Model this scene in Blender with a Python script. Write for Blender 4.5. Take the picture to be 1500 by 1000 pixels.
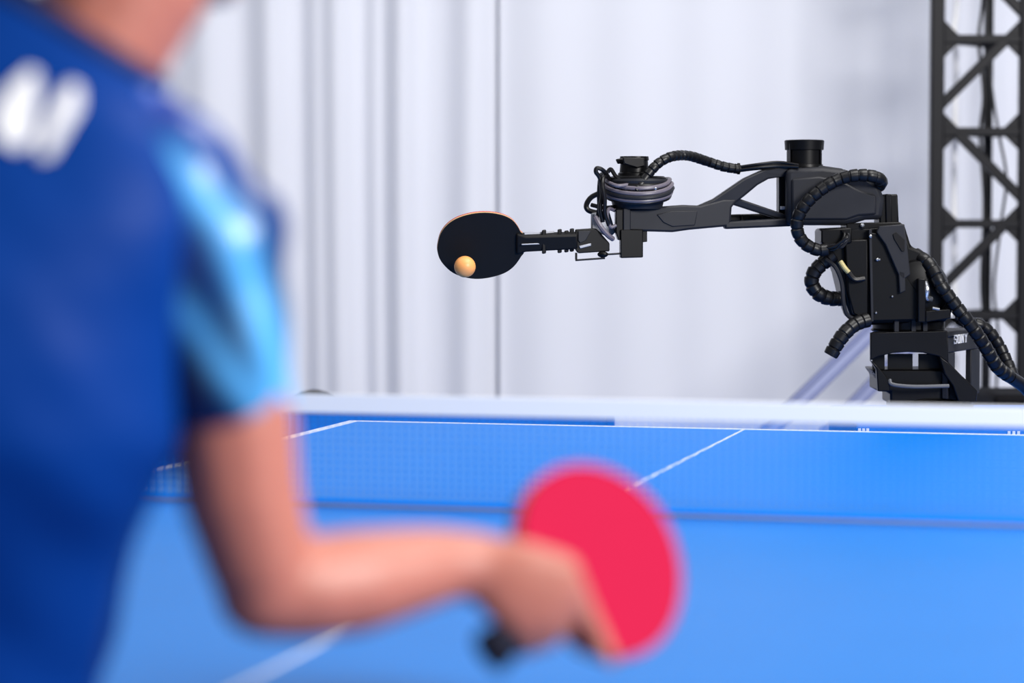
import bpy, bmesh, math, random
from mathutils import Vector, Matrix, noise
from mathutils.bvhtree import BVHTree
random.seed(7)
for o in list(bpy.data.objects): bpy.data.objects.remove(o)
scene = bpy.context.scene
COL = scene.collection

# ------------------------------------------------------------ camera
FPX = 3734.5                                   # focal length in pixels of the 1500 px frame
CAM = Vector((0.7518, -3.2619, 1.1559))        # origin: floor under the middle of the table net
YAW, PITCH = 0.25239, -0.05026
cam_d = bpy.data.cameras.new('camera'); cam = bpy.data.objects.new('camera', cam_d); COL.objects.link(cam)
cam_d.sensor_width = 36; cam_d.lens = FPX / 1500 * 36
cam.location = CAM; cam.rotation_euler = (math.pi/2 + PITCH, 0, YAW)
cam_d.dof.use_dof = True; cam_d.dof.focus_distance = 4.8; cam_d.dof.aperture_fstop = 2.4
cam_d.clip_end = 60
scene.camera = cam
RIGHT = Vector((math.cos(YAW), math.sin(YAW), 0))
AWAY = Vector((-math.sin(YAW), math.cos(YAW), 0))
UPC = Vector((0, 0, 1))
FWD = AWAY * math.cos(PITCH) + UPC * math.sin(PITCH)
UPV = RIGHT.cross(FWD)

# ------------------------------------------------------------ world, lamps, exposure
w = bpy.data.worlds.new('world'); scene.world = w; w.use_nodes = True
bg = w.node_tree.nodes['Background']; bg.inputs[0].default_value = (.88, .92, 1.0, 1); bg.inputs[1].default_value = .22
def area(name, loc, target, sx, sy, power, col=(1, .98, .96)):
    l = bpy.data.lights.new(name, 'AREA'); l.shape = 'RECTANGLE'; l.size = sx; l.size_y = sy; l.energy = power; l.color = col
    o = bpy.data.objects.new(name, l); COL.objects.link(o); o.location = loc
    o.rotation_euler = (Vector(target) - Vector(loc)).to_track_quat('-Z', 'Y').to_euler()
    return o
area('ceiling_lamp', (1.3, 0.9, 4.3), (1.0, 1.0, 0), 3.0, 1.6, 80)
area('ceiling_lamp', (-1.2, 1.2, 3.5), (-1.6, 5.6, 0.6), 3.0, 1.2, 18)
area('ceiling_lamp', (1.6, 1.2, 3.5), (0.0, 5.6, 0.6), 3.0, 1.2, 30)
area('side_lamp', (3.9, -2.4, 2.9), (0.4, 0.2, 0.9), 1.8, 1.4, 230)
scene.view_settings.view_transform = 'Standard'; scene.view_settings.look = 'None'
scene.view_settings.gamma = 1; scene.view_settings.use_curve_mapping = False
scene.view_settings.exposure = 0.38

# ------------------------------------------------------------ helpers
def W(px, py, d):
    """world point seen at photo pixel (px, py), d metres away along the level viewing direction"""
    v = FWD + RIGHT * ((px - 750) / FPX) + UPV * ((500 - py) / FPX)
    return CAM + v * (d / v.dot(AWAY))
def ray(px, py): return (FWD + RIGHT * ((px - 750) / FPX) + UPV * ((500 - py) / FPX)).normalized()
def onplane(px, py, p0, n):
    v = ray(px, py); return CAM + v * ((p0 - CAM).dot(n) / v.dot(n))
def lin(c): return tuple(((x/255)/12.92 if x/255 <= .04045 else ((x/255+.055)/1.055)**2.4) for x in c)
MATS = {}
def mat(name, rgb, rough=.5, metal=0, spec=.5, noise_amt=0, noise_scale=30, bump=0, sheen=0, sss=0, linear=False, coat=0):
    m = bpy.data.materials.new(name); m.use_nodes = True; nt = m.node_tree; b = nt.nodes['Principled BSDF']
    c = rgb if linear else lin(rgb)
    b.inputs['Base Color'].default_value = (*c, 1); b.inputs['Roughness'].default_value = rough
    b.inputs['Metallic'].default_value = metal; b.inputs['Specular IOR Level'].default_value = spec
    if sheen: b.inputs['Sheen Weight'].default_value = sheen
    if coat: b.inputs['Coat Weight'].default_value = coat
    if sss:
        b.inputs['Subsurface Weight'].default_value = sss; b.inputs['Subsurface Radius'].default_value = (.012, .005, .003)
        b.inputs['Subsurface Scale'].default_value = 1
    if noise_amt or bump:
        tc = nt.nodes.new('ShaderNodeTexCoord'); n = nt.nodes.new('ShaderNodeTexNoise'); n.inputs['Scale'].default_value = noise_scale
        n.inputs['Detail'].default_value = 4
        nt.links.new(tc.outputs['Object'], n.inputs['Vector'])
        if noise_amt:
            r = nt.nodes.new('ShaderNodeMix'); r.data_type = 'RGBA'
            r.inputs[6].default_value = (*[x*(1-noise_amt) for x in c], 1); r.inputs[7].default_value = (*[min(1, x*(1+noise_amt)) for x in c], 1)
            nt.links.new(n.outputs['Fac'], r.inputs[0]); nt.links.new(r.outputs[2], b.inputs['Base Color'])
        if bump:
            bp = nt.nodes.new('ShaderNodeBump'); bp.inputs['Strength'].default_value = bump; bp.inputs['Distance'].default_value = .002
            nt.links.new(n.outputs['Fac'], bp.inputs['Height']); nt.links.new(bp.outputs['Normal'], b.inputs['Normal'])
    MATS[name] = m; return m
mat('table_blue', (8, 122, 212), .45, spec=.3, noise_amt=.05, noise_scale=6)
mat('white_paint', (240, 243, 248), .5)
mat('tape_white', (250, 250, 250), .8)
mat('net_cord', (0, 146, 245), .8, spec=.2)
mat('cord_grey', (140, 146, 168), .7, noise_amt=.1)
mat('table_steel', (40, 44, 52), .4, spec=.2, metal=.6)
mat('floor_blue', (24, 84, 160), .6, noise_amt=.1, noise_scale=2)
mat('curtain_cloth', (226, 228, 236), .9, noise_amt=.02, noise_scale=3, sheen=.2)
mat('wall_paint', (200, 203, 210), .9, noise_amt=.03)
mat('barrier_blue', (20, 98, 196), .7, noise_amt=.08, noise_scale=8)
mat('robot_black', (7, 7, 9), .36, spec=.2, noise_amt=.2, noise_scale=40)
mat('robot_graphite', (36, 37, 42), .45, spec=.2, noise_amt=.12, noise_scale=50)
mat('robot_dark', (14, 14, 17), .3, spec=.2, noise_amt=.2, noise_scale=40)
mat('hose_black', (14, 14, 17), .36, spec=.35, noise_amt=.2, noise_scale=60)
mat('wire_black', (14, 13, 16), .35, spec=.35, noise_amt=.1)
mat('wire_mauve', (104, 98, 108), .35, noise_amt=.1)
mat('chrome', (205, 208, 215), .22, metal=.9, noise_amt=.05)
mat('steel_light', (150, 152, 160), .4, metal=.4, noise_amt=.1)
mat('lip_grey', (84, 86, 92), .45, noise_amt=.1)
mat('tan_plug', (190, 175, 120), .5, noise_amt=.1)
mat('logo_white', (235, 236, 240), .5, noise_amt=.02)
mat('rubber_black', (7, 6, 8), .6, spec=.25, noise_amt=.2, noise_scale=80)
mat('rubber_red', (184, 14, 60), .7, spec=.12, noise_amt=.03, noise_scale=60)
mat('bat_wood', (214, 170, 118), .5, noise_amt=.12, noise_scale=40)
mat('grip_dark', (26, 28, 44), .7, spec=.15, noise_amt=.15)
mat('ball_orange', (255, 172, 98), .4, noise_amt=.02)
mat('truss_black', (13, 13, 18), .45, spec=.2, noise_amt=.15)
mat('case_black', (12, 12, 16), .7, spec=.1, noise_amt=.2)
mat('brace_grey', (140, 148, 184), .5, noise_amt=.04)
mat('brace_edge', (112, 120, 160), .5, noise_amt=.04)
mat('skin', (192, 118, 100), .45, noise_amt=.05, noise_scale=18, sss=.12)
mat('hair_black', (24, 20, 20), .5, noise_amt=.3, noise_scale=90)
mat('eye_white', (235, 232, 228), .2, noise_amt=.01)
mat('eye_dark', (25, 16, 12), .15, noise_amt=.01)
mat('shirt_blue', (6, 56, 134), .5, noise_amt=.08, noise_scale=14, spec=.08)
mat('collar_navy', (12, 34, 84), .6, noise_amt=.1)
mat('print_white', (250, 250, 252), .6, noise_amt=.01)
mat('shorts_navy', (14, 18, 34), .7, noise_amt=.15)
mat('shoe_white', (225, 226, 230), .5, noise_amt=.05)
mat('shoe_sole', (60, 62, 70), .7, noise_amt=.1)
# sleeve cloth: light blue bands over blue deepening towards the hem, stored as vertex colours
m = mat('sleeve_bands', (60, 140, 235), .3, spec=.6)
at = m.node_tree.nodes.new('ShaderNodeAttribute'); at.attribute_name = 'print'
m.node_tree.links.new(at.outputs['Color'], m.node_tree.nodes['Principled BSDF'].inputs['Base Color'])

def tag(o, label=None, cat=None, group=None, kind=None):
    if label: o['label'] = label
    if cat: o['category'] = cat
    if group: o['group'] = group
    if kind: o['kind'] = kind
    return o
def empty(name, loc, label, cat, group=None):
    o = bpy.data.objects.new(name, None); COL.objects.link(o); o.location = loc; o.empty_display_size = .05
    return tag(o, label, cat, group)
DEPS = lambda: bpy.context.evaluated_depsgraph_get()
def worldloc(p):
    l = Vector((0, 0, 0))
    while p: l += p.location; p = p.parent
    return l
def obj(name, bm, m, parent=None, origin=None, smooth=True, bevel=0, label=None, segs=2):
    """bm in world coordinates -> ONE mesh object, origin at its own centre"""
    if not bm.verts: raise Exception(name)
    if origin is None:
        lo = Vector([min(v.co[i] for v in bm.verts) for i in range(3)]); hi = Vector([max(v.co[i] for v in bm.verts) for i in range(3)])
        origin = (lo + hi) / 2
    bmesh.ops.recalc_face_normals(bm, faces=bm.faces)
    bmesh.ops.translate(bm, verts=bm.verts, vec=-Vector(origin))
    if smooth:
        for f in bm.faces: f.smooth = True
        for e in bm.edges:
            if len(e.link_faces) == 2 and e.calc_face_angle(0) > .6: e.smooth = False
    me = bpy.data.meshes.new(name); bm.to_mesh(me); bm.free()
    o = bpy.data.objects.new(name, me); COL.objects.link(o)
    me.materials.append(MATS[m] if isinstance(m, str) else m)
    o.location = Vector(origin) - worldloc(parent)
    if parent: o.parent = parent
    if bevel:
        b = o.modifiers.new('bevel', 'BEVEL'); b.width = bevel; b.segments = segs; b.limit_method = 'ANGLE'; b.angle_limit = .6
        b.harden_normals = False
    if label: o['label'] = label
    return o
def NB(): return bmesh.new()
def add_poly(bm, pts, ext):
    a = [bm.verts.new(p) for p in pts]; b = [bm.verts.new(Vector(p) + ext) for p in pts]; n = len(a)
    bm.faces.new(a); bm.faces.new(b[::-1])
    for i in range(n): bm.faces.new((a[i], b[i], b[(i+1) % n], a[(i+1) % n]))
    return bm
def add_box(bm, c, sx, sy, sz, ax=None):
    """box with centre c; axes ax (three unit vectors)"""
    ax = ax or (Vector((1,0,0)), Vector((0,1,0)), Vector((0,0,1)))
    c = Vector(c); p = [c + ax[0]*sx*i/2 + ax[1]*sy*j/2 for i, j in ((-1,-1),(1,-1),(1,1),(-1,1))]
    p = [q - ax[2]*sz/2 for q in p]
    return add_poly(bm, p, ax[2]*sz)
VIEWAX = (RIGHT, AWAY, UPC)
def prism(pts, d, t, bm=None):
    """outline in photo pixels at depth d (number or function of px), thickness t going away"""
    bm = bm or NB()
    return add_poly(bm, [W(x, y, d(x) if callable(d) else d) for x, y in pts], AWAY * t)
def frame_for(t):
    a = Vector((0,0,1)) if abs(t.z) < .9 else Vector((1,0,0))
    x = t.cross(a).normalized(); return x, t.cross(x).normalized()
def add_rings(bm, rings, cap0=True, cap1=True):
    R = [[bm.verts.new(p) for p in r] for r in rings]; n = len(R[0])
    for i in range(len(R)-1):
        for k in range(n): bm.faces.new((R[i][k], R[i][(k+1) % n], R[i+1][(k+1) % n], R[i+1][k]))
    if cap0: bm.faces.new(R[0][::-1])
    if cap1: bm.faces.new(R[-1])
    return R
def catmull(P, n):
    P = [Vector(p) for p in P]; Q = [2*P[0]-P[1]] + P + [2*P[-1]-P[-2]]; out = []
    for i in range(1, len(Q)-2):
        for k in range(n):
            t = k/n; a, b, c, d = Q[i-1:i+3]
            out.append(.5*((2*b) + (c-a)*t + (2*a-5*b+4*c-d)*t*t + (3*b-a-3*c+d)*t**3))
    out.append(P[-1]); return out
def sweep(P, r, seg=8, bm=None, closed_ends=True):
    bm = bm or NB(); rings = []; x = None
    for i, p in enumerate(P):
        t = (P[min(i+1, len(P)-1)] - P[max(i-1, 0)]).normalized()
        if x is None: x, y = frame_for(t)
        else:
            x = (x - t*x.dot(t)).normalized(); y = t.cross(x)
        rr = r[i] if isinstance(r, (list, tuple)) else r
        rings.append([p + (x*math.cos(a) + y*math.sin(a))*rr for a in [2*math.pi*k/seg for k in range(seg)]])
    add_rings(bm, rings, closed_ends, closed_ends); return bm
def tube(P, r, seg=8, n=8, bm=None): return sweep(catmull(P, n), r, seg, bm)
def hose(P, r, pitch=.014, seg=12, bm=None):
    """spiral-wrapped cable sleeve: overlapping turns with grooves between them"""
    c = catmull(P, 24); L = [0]
    for i in range(1, len(c)): L.append(L[-1] + (c[i]-c[i-1]).length)
    prof = [(0, .84), (.12, 1.03), (.5, 1.0), (.85, .97), (.97, .84)]
    nT = max(2, int(L[-1]/pitch)); pts = []; rs = []; j = 0
    for k in range(nT):
        for u, s in prof:
            q = (k+u)/nT*L[-1]
            while j < len(c)-2 and L[j+1] < q: j += 1
            f = (q-L[j])/max(1e-9, L[j+1]-L[j]); pts.append(c[j].lerp(c[j+1], f)); rs.append(r*s*random.uniform(.985, 1.015))
    return sweep(pts, rs, seg, bm)
def lathe(p0, axis, prof, seg=28, bm=None, cap=True):
    """prof: list of (distance along axis, radius)"""
    bm = bm or NB(); axis = axis.normalized(); x, y = frame_for(axis)
    rings = [[p0 + axis*h + (x*math.cos(a)+y*math.sin(a))*r for a in [2*math.pi*k/seg for k in range(seg)]] for h, r in prof]
    add_rings(bm, rings, cap, cap); return bm
def sphere(c, r, bm=None, u=24, v=16, scale=None):
    bm = bm or NB(); M = Matrix.Translation(c) @ (Matrix.Diagonal((*scale, 1)) if scale else Matrix())
    bmesh.ops.create_uvsphere(bm, u_segments=u, v_segments=v, radius=r, matrix=M); return bm

# ------------------------------------------------------------ setting: floor, wall, curtains
bm = NB(); add_box(bm, (0, 1, -.05), 16, 16, .1)
tag(obj('floor', bm, 'floor_blue', smooth=False), 'blue court floor under table and robot', kind='structure')
bm = NB(); c = W(750, 300, 8.3); add_box(bm, (c.x, c.y, 2.0), 12, .1, 4.2, VIEWAX)
tag(obj('wall_back', bm, 'wall_paint', smooth=False), 'plain hall wall behind the white curtains', kind='structure')

DC = 7.6
def curtain(x0, x1, fold, label, phase):
    bm = NB(); cols = int((x1-x0)/3); rows = 26; zt, zb = 3.6, .02; grid = []
    for j in range(rows+1):
        row = []; v = j/rows
        for i in range(cols+1):
            px = x0 + (x1-x0)*i/cols
            p = W(px, 300, DC - fold(px, v)); row.append(bm.verts.new((p.x, p.y, zb + (zt-zb)*v)))
        grid.append(row)
    for j in range(rows):
        for i in range(cols): bm.faces.new((grid[j][i], grid[j][i+1], grid[j+1][i+1], grid[j+1][i]))
    o = obj('curtain', bm, 'curtain_cloth'); s = o.modifiers.new('thickness', 'SOLIDIFY'); s.thickness = .004; s.offset = 0
    return tag(o, label, 'curtain', 'white curtains hung across the back of the hall')
def bump(px, c, wd): return math.exp(-((px-c)/wd)**2)
def fold_l(px, v):
    wob = 5*math.sin(v*5+px*.01)*(1-v)
    x = px + wob
    s = 0
    for c, wd, a in ((60, 40, .05), (190, 38, .06), (300, 34, .06), (395, 26, .065), (495, 24, .07), (590, 22, .075), (690, 26, .06)):
        s += .72*a*bump(x, c, wd)
    for c, wd, a in ((462, 13, .02), (552, 12, .018)):
        s += a*bump(x, c, wd) * (1.2 - .5*v)
    return s 
def fold_r(px, v):
    s = 0
    for c, wd, a in ((800, 60, .045), (925, 60, .035), (1040, 50, .03), (1150, 55, .03), (1270, 50, .035), (1370, 40, .05), (1450, 26, .05), (1530, 40, .05)):
        s += a*bump(px + 4*math.sin(v*4), c, wd)
    s += .012*math.exp(-max(0, px-733)/10)
    return s 
curtain(-260, 736, fold_l, 'white curtain with deep vertical folds, on the player\'s side of the seam', 0)
curtain(731, 1800, fold_r, 'smoother white curtain behind the robot arm, right of the seam', 1)

# ------------------------------------------------------------ table
TZ = .76
tt = empty('table_tennis_table', (0, 0, 0), 'blue table tennis table with white edge lines in front of the robot', 'table')
tops = []
for s in (-1, 1):
    bm = NB(); add_box(bm, (0, s*.686, TZ-.0125), 1.525, 1.368, .025)
    tp = obj('table_half', bm, 'table_blue', tt, smooth=False, bevel=.002); tops.append(tp)
    for x in (-.7525, .7525):
        bm = NB(); add_box(bm, (x, s*.686, TZ+.0003), .02, 1.366, .0006); obj('side_line', bm, 'white_paint', tp, smooth=False)
    bm = NB(); add_box(bm, (0, s*1.36, TZ+.0003), 1.485, .02, .0006); obj('end_line', bm, 'white_paint', tp, smooth=False)
    bm = NB(); add_box(bm, (0, s*.676, TZ+.0003), .005, 1.346, .0006); obj('centre_line', bm, 'white_paint', tp, smooth=False)
    bm = NB()
    for x in (-.72, .72): add_box(bm, (x, s*.686, TZ-.05), .03, 1.30, .05)
    for y in (.08, .686, 1.29): add_box(bm, (0, s*y, TZ-.05), 1.41, .03, .05)
    obj('frame', bm, 'table_steel', tt, bevel=.003)
    for x in (-.6, .6):
        for y in (.25, 1.15):
            bm = NB(); add_box(bm, (x, s*y, (TZ-.075)/2), .045, .045, TZ-.075); obj('leg', bm, 'table_steel', tt, bevel=.004)

# net: cords, tape, bottom tape and posts
nt_ = empty('table_net', (0, 0, TZ), 'blue mesh table net with a wide white top tape', 'net')
NH = .1525
bm = NB(); add_box(bm, (0, 0, TZ+NH-.013), 1.83, .004, .026); obj('top_tape', bm, 'tape_white', nt_, bevel=.001, label='wide white cloth tape along the top')
bm = NB(); add_box(bm, (0, 0, TZ+.0085), 1.83, .003, .008); obj('bottom_tape', bm, 'net_cord', nt_, bevel=.001)
bm = NB(); add_box(bm, (0, 0, TZ+.0022), 1.83, .004, .0042); obj('bottom_cord', bm, 'cord_grey', nt_, bevel=.001)
bm = NB(); n = 170
for i in range(n+1):
    x = -.914 + 1.828*i/n; add_box(bm, (x, 0, TZ+.067), .0019, .0014, .126)
for k in range(13):
    z = TZ+.011+k*.0098; add_box(bm, (0, .0004, z), 1.828, .0014, .0019)
tag(obj('mesh', bm, 'net_cord', nt_, smooth=False), kind='stuff')
for s in (-1, 1):
    bm = NB(); lathe(Vector((s*.918, 0, TZ-.03)), UPC, [(0, .011), (.185, .011), (.19, .007)], 16, bm)
    p = obj('post', bm, 'table_steel', nt_)
    bm = NB(); add_box(bm, (s*.85, 0, TZ-.041), .16, .03, .012); add_box(bm, (s*.775+s*.01, 0, TZ-.05), .02, .03, .03)
    obj('clamp', bm, 'table_steel', p, bevel=.002)

# ------------------------------------------------------------ barrier and plinth
def barrier(px0, px1, d, ztop, label):
    e = empty('court_barrier', (W((px0+px1)/2, 300, d).x, W((px0+px1)/2, 300, d).y, 0), label, 'barrier')
    a, b = W(px0, 300, d), W(px1, 300, d); L = (b-a).length; c = (a+b)/2
    bm = NB(); add_box(bm, (c.x, c.y, ztop/2+.03), L-.02, .012, ztop-.06, VIEWAX); obj('panel', bm, 'barrier_blue', e, smooth=False, bevel=.002)
    bm = NB()
    for z in (ztop-.01, .06): add_box(bm, (c.x, c.y, z), L, .02, .02, VIEWAX)
    for q in (a, b): add_box(bm, (q.x, q.y, ztop/2), .02, .02, ztop-.002, VIEWAX)
    obj('frame', bm, 'barrier_blue', e, bevel=.003)
    for q, s in ((a, 1), (b, -1)):
        bm = NB(); f = q + RIGHT*s*.1; add_box(bm, (f.x, f.y, .012), .03, .4, .024, VIEWAX); obj('foot', bm, 'table_steel', e, bevel=.003)
    return e
barrier(-60, 895, 5.75, .725, 'low blue court barrier glimpsed under the net tape, beyond the table corner')

pl = empty('robot_plinth', (W(1390, 500, 5.0).x, W(1390, 500, 5.0).y, 0), 'blue plinth at the table end carrying the black robot', 'plinth')
PD, PZ = 4.74, .768
a, b = W(1254, 600, PD), W(1600, 600, PD); c = (a+b)/2; Lp = (b-a).length
bm = NB(); q = c + AWAY*.205; add_box(bm, (q.x, q.y, PZ/2), Lp, .41, PZ, VIEWAX); obj('body', bm, 'barrier_blue', pl, bevel=.006)
bm = NB()
for x, y in ((1201, 628.5), (1207, 628.5), (1213, 628.5)):
    p = W(x+58, y+1.5, PD-.002); add_box(bm, p, .005, .003, .007, VIEWAX)
obj('white_mark', bm, 'logo_white', pl, smooth=False)
bm = NB()
for x, y in ((1478, 634), (1485, 634), (1492, 634)):
    p = W(x, y, PD-.002); add_box(bm, p, .005, .003, .007, VIEWAX)
obj('white_mark', bm, 'logo_white', pl, smooth=False)

# ------------------------------------------------------------ robot arm
DR = 4.95
def DA(px): return DR if px >= 1150 else DR - (1150-px)/510*.20
rb = empty('table_tennis_robot', (W(1350, 590, DR).x, W(1350, 590, DR).y, PZ), 'black articulated robot arm holding a bat out over the table', 'robot')
S = DR/FPX                                             # metres per photo pixel at the robot
def pr(name, pts, dd, t, m, parent=rb, bevel=.003, label=None, d=None):
    base = (lambda x: DA(x)+dd) if d is None else d
    return obj(name, prism(pts, base, t), m, parent, bevel=bevel, label=label)
def vcyl(px, y0, y1, d, prof=None, r=None, seg=32):
    p = W(px, y1, d); h = (W(px, y0, d)-p).length
    return lathe(p, UPC, [(f*h, q) for f, q in prof] if prof else [(0, r), (h, r)], seg)

# base with arched opening, legs, shelf and name on its side
base = obj('base', prism([(1275,487),(1388,484),(1390,532),(1376,522),(1352,516.5),(1330,515.5),(1308,517),(1287,522),(1275,528)], DR-.06, .012), 'robot_dark', rb, bevel=.002)
fA, fB, fC, fD = W(1275,487,DR-.048), W(1389,485,DR-.048), W(1436,480,DR+.13), W(1320,480,DR+.13)
zt = W(1330, 486, DR-.05).z; zm = W(1330, 520, DR-.05).z; zb_ = PZ
def vert_prism(pts, z0, z1, bm=None): return add_poly(bm or NB(), [Vector((p.x, p.y, z0)) for p in pts], UPC*(z1-z0))
inn = .01
bm = vert_prism([fA, fB, fC, fD], zt-.012, zt); obj('top_plate', bm, 'robot_graphite', base, bevel=.003)
# right side plate (carries the lettering) with a tall slot
sd = (fC-fB); sd.z = 0; sl = sd.length; sd.normalize(); sn = Vector((sd.y, -sd.x, 0))      # outward normal
if sn.dot(RIGHT) < 0: sn = -sn
sax = (sd, sn, UPC)
B0 = Vector((fB.x, fB.y, 0))
bm = NB(); z_s = W(1410, 515, DR).z
c = B0 + sd*sl/2 - sn*.006; add_box(bm, (c.x, c.y, (zt-.012+z_s)/2), sl, .012, zt-.012-z_s, sax)
for f0, f1 in ((0, .22), (.72, 1)):
    c = B0 + sd*sl*(f0+f1)/2 - sn*.006; add_box(bm, (c.x, c.y, (z_s+PZ+.03)/2), sl*(f1-f0), .012, z_s-PZ-.03, sax)
side = obj('side_plate', bm, 'robot_graphite', rb, bevel=.002)
# lettering S O N Y, slab serif strokes, flat on the side plate
def letter(bm, ch, ox, h, wd, oz):
    st = h*.2; th = h*.13
    def bar(x0, y0, x1, y1):
        a = B0 + sd*(ox+x0*wd) + UPC*(oz+y0*h) + sn*.0012; b2 = B0 + sd*(ox+x1*wd) + UPC*(oz+y1*h) + sn*.0012
        add_box(bm, (a+b2)/2, abs(x1-x0)*wd, .0012, abs(y1-y0)*h, sax)
    def diag(x0, y0, x1, y1, t):
        p = [(x0-t/2, y0), (x0+t/2, y0), (x1+t/2, y1), (x1-t/2, y1)]
        add_poly(bm, [B0 + sd*(ox+x*wd) + UPC*(oz+y*h) + sn*.0006 for x, y in p], sn*.0012)
    if ch == 'S':
        bar(0, .86, 1, 1); bar(0, .43, 1, .57); bar(0, 0, 1, .14); bar(0, .5, .24, .93); bar(.76, .07, 1, .5); bar(.86, .7, 1, .9); bar(0, .1, .14, .3)
    if ch == 'O':
        bar(.1, .87, .9, 1); bar(.1, 0, .9, .13); bar(0, .07, .26, .93); bar(.74, .07, 1, .93)
    if ch == 'N':
        bar(.08, 0, .24, 1); bar(.76, 0, .92, 1); diag(.2, 1, .8, 0, .26); bar(0, 0, .34, .1); bar(0, .9, .3, 1); bar(.66, .9, 1, 1)
    if ch == 'Y':
        diag(.12, 1, .5, .48, .26); diag(.88, 1, .5, .48, .2); bar(.38, 0, .62, .5); bar(.26, 0, .74, .1); bar(0, .9, .34, 1); bar(.66, .9, 1, 1)
bm = NB(); lh = 13*S; lz = W(1408, 503, DR).z
cw = sl*.086
for i, ch in enumerate('SONY'): letter(bm, ch, sl*(.16+i*.108), lh, cw, lz)
obj('lettering', bm, 'logo_white', side, smooth=False, label='small white capital letters')
# dark inner panels with real gaps between them
for x0, x1 in ((1278, 1296), (1300.5, 1337), (1345.5, 1392)):
    pr('inner_panel', [(x0,518),(x1,518),(x1,546),(x0,546)], 0, .006, 'robot_black', d=DR-.02, bevel=.001)
pr('lower_housing', [(1277,541),(1300,541),(1392,541),(1408,552),(1426,573),(1424,592),(1304,592),(1304,574),(1285,573),(1285,552)], 0, .11, 'robot_black', d=DR-.035, bevel=.004)
pr('front_leg', [(1275,527),(1284,541),(1286,573),(1304,573),(1304,560),(1296,548),(1286,536)], 0, .02, 'robot_black', d=DR-.062, bevel=.002)
pr('front_leg', [(1376,521),(1390,531),(1408,549),(1432,572),(1430,590),(1404,588),(1396,565),(1384,548)], 0, .03, 'robot_dark', d=DR-.062, bevel=.002)
obj('shelf_lip', tube([W(1303,556,DR-.06), W(1308,563,DR-.065), W(1340,566,DR-.068), W(1390,565,DR-.062)], .0038, 8), 'lip_grey', rb, label='pale rounded lip inside the base opening')
obj('foot_ring', vcyl(1362, 580, 598, DR+.03, prof=[(0,.085),(.6,.085),(.8,.078),(1,.07)]), 'robot_black', rb)
# waist ring
obj('waist_ring', vcyl(1331, 467, 486, DR+.02, prof=[(0,.068),(.15,.074),(.3,.070),(.9,.070),(1,.066)]), 'robot_black', rb)
for x in (1310, 1335, 1352):
    pr('rib', [(x,468),(x+7,468),(x+7,486),(x,486)], 0, .01, 'robot_graphite', d=DR-.055, bevel=.001)
obj('cable_port', lathe(W(1392,466,DR-.02), UPC, [(0,.009),(.015,.009),(.02,.006)], 14), 'steel_light', rb)
# shoulder column
col = pr('shoulder_housing', [(1203,335),(1262,332),(1325,328),(1335,361),(1347,366),(1359,373),(1376,395),(1393,430),(1396,456),(1385,472),(1278,476),(1247,466),(1237,438),(1228,400),(1222,384),(1203,362)], 0, .11, 'robot_black', d=DR-.05, bevel=.006)
pr('face_panel', [(1274,340),(1300,345),(1312,372),(1330,408),(1346,430),(1346,468),(1276,470)], 0, .02, 'robot_black', col, .002, d=DR-.066)
pr('link_plate', [(1288,331),(1325,328),(1334,402),(1323,410),(1316,402),(1297,358),(1284,340)], 0, .012, 'robot_graphite', col, .002, d=DR-.076, label='sloping grey plate')
pr('plate_slot', [(1308,343),(1313,340),(1325,351),(1325,368),(1321,368),(1310,350)], 0, .004, 'rubber_black', col, .0005, d=DR-.0785)
pr('edge_rail', [(1273,336),(1277,336),(1280,470),(1276,472)], 0, .015, 'robot_graphite', col, .001, d=DR-.07)
pr('bracket', [(1316,396),(1326,398),(1327,426),(1318,430)], 0, .012, 'robot_graphite', col, .002, d=DR-.076)
obj('joint_cover', lathe(W(1347,424,DR-.065), AWAY, [(0,.038),(.006,.054),(.02,.060),(.12,.060),(.13,.05)], 36), 'robot_black', col)
pr('guard', [(1345,408),(1356,408),(1356,472),(1345,472)], 0, .03, 'robot_dark', col, .002, d=DR-.085)
pr('guard', [(1356,456),(1392,452),(1393,466),(1356,472)], 0, .03, 'robot_dark', col, .002, d=DR-.085)
obj('chrome_fitting', tube([W(1355,413,DR-.075), W(1358,424,DR-.08), W(1357,436,DR-.077), W(1364,438,DR-.07)], .0055, 10), 'chrome', col, label='small shiny metal fitting')
obj('chrome_fitting', tube([W(1366,451,DR-.09), W(1376,453,DR-.09)], .003, 8), 'chrome', col)
for x, y, r in ((1285,380,.0028),(1288,380,.0022),(1307,434,.002),(1275,346,.003),(1283,458,.002)):
    obj('screw', lathe(W(x,y,DR-.069), -AWAY, [(0,r),(.003,r),(.004,r*.6)], 10), 'chrome', col)
pr('front_box', [(1237,352),(1272,350),(1272,470),(1250,460),(1242,430)], 0, .02, 'robot_black', col, .003, d=DR-.064)
obj('plug', tube([W(1231,383,DR-.07), W(1237,392,DR-.075), W(1243,399,DR-.072)], .0048, 10), 'tan_plug', col, label='tan cable plug')
obj('wire', tube([W(1243,399,DR-.072), W(1252,409,DR-.075), W(1266,408,DR-.07)], .005, 10), 'wire_black', col)
obj('wire', tube([W(1210,380,DR-.065), W(1224,392,DR-.075), W(1233,415,DR-.075), W(1236,445,DR-.075), W(1243,463,DR-.07), W(1262,470,DR-.06)], .0042, 8), 'robot_graphite', col)
pr('elbow_bracket', [(1203,336),(1248,333),(1248,356),(1215,362),(1203,356)], 0, .05, 'robot_black', col, .003, d=DR-.07)
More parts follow.
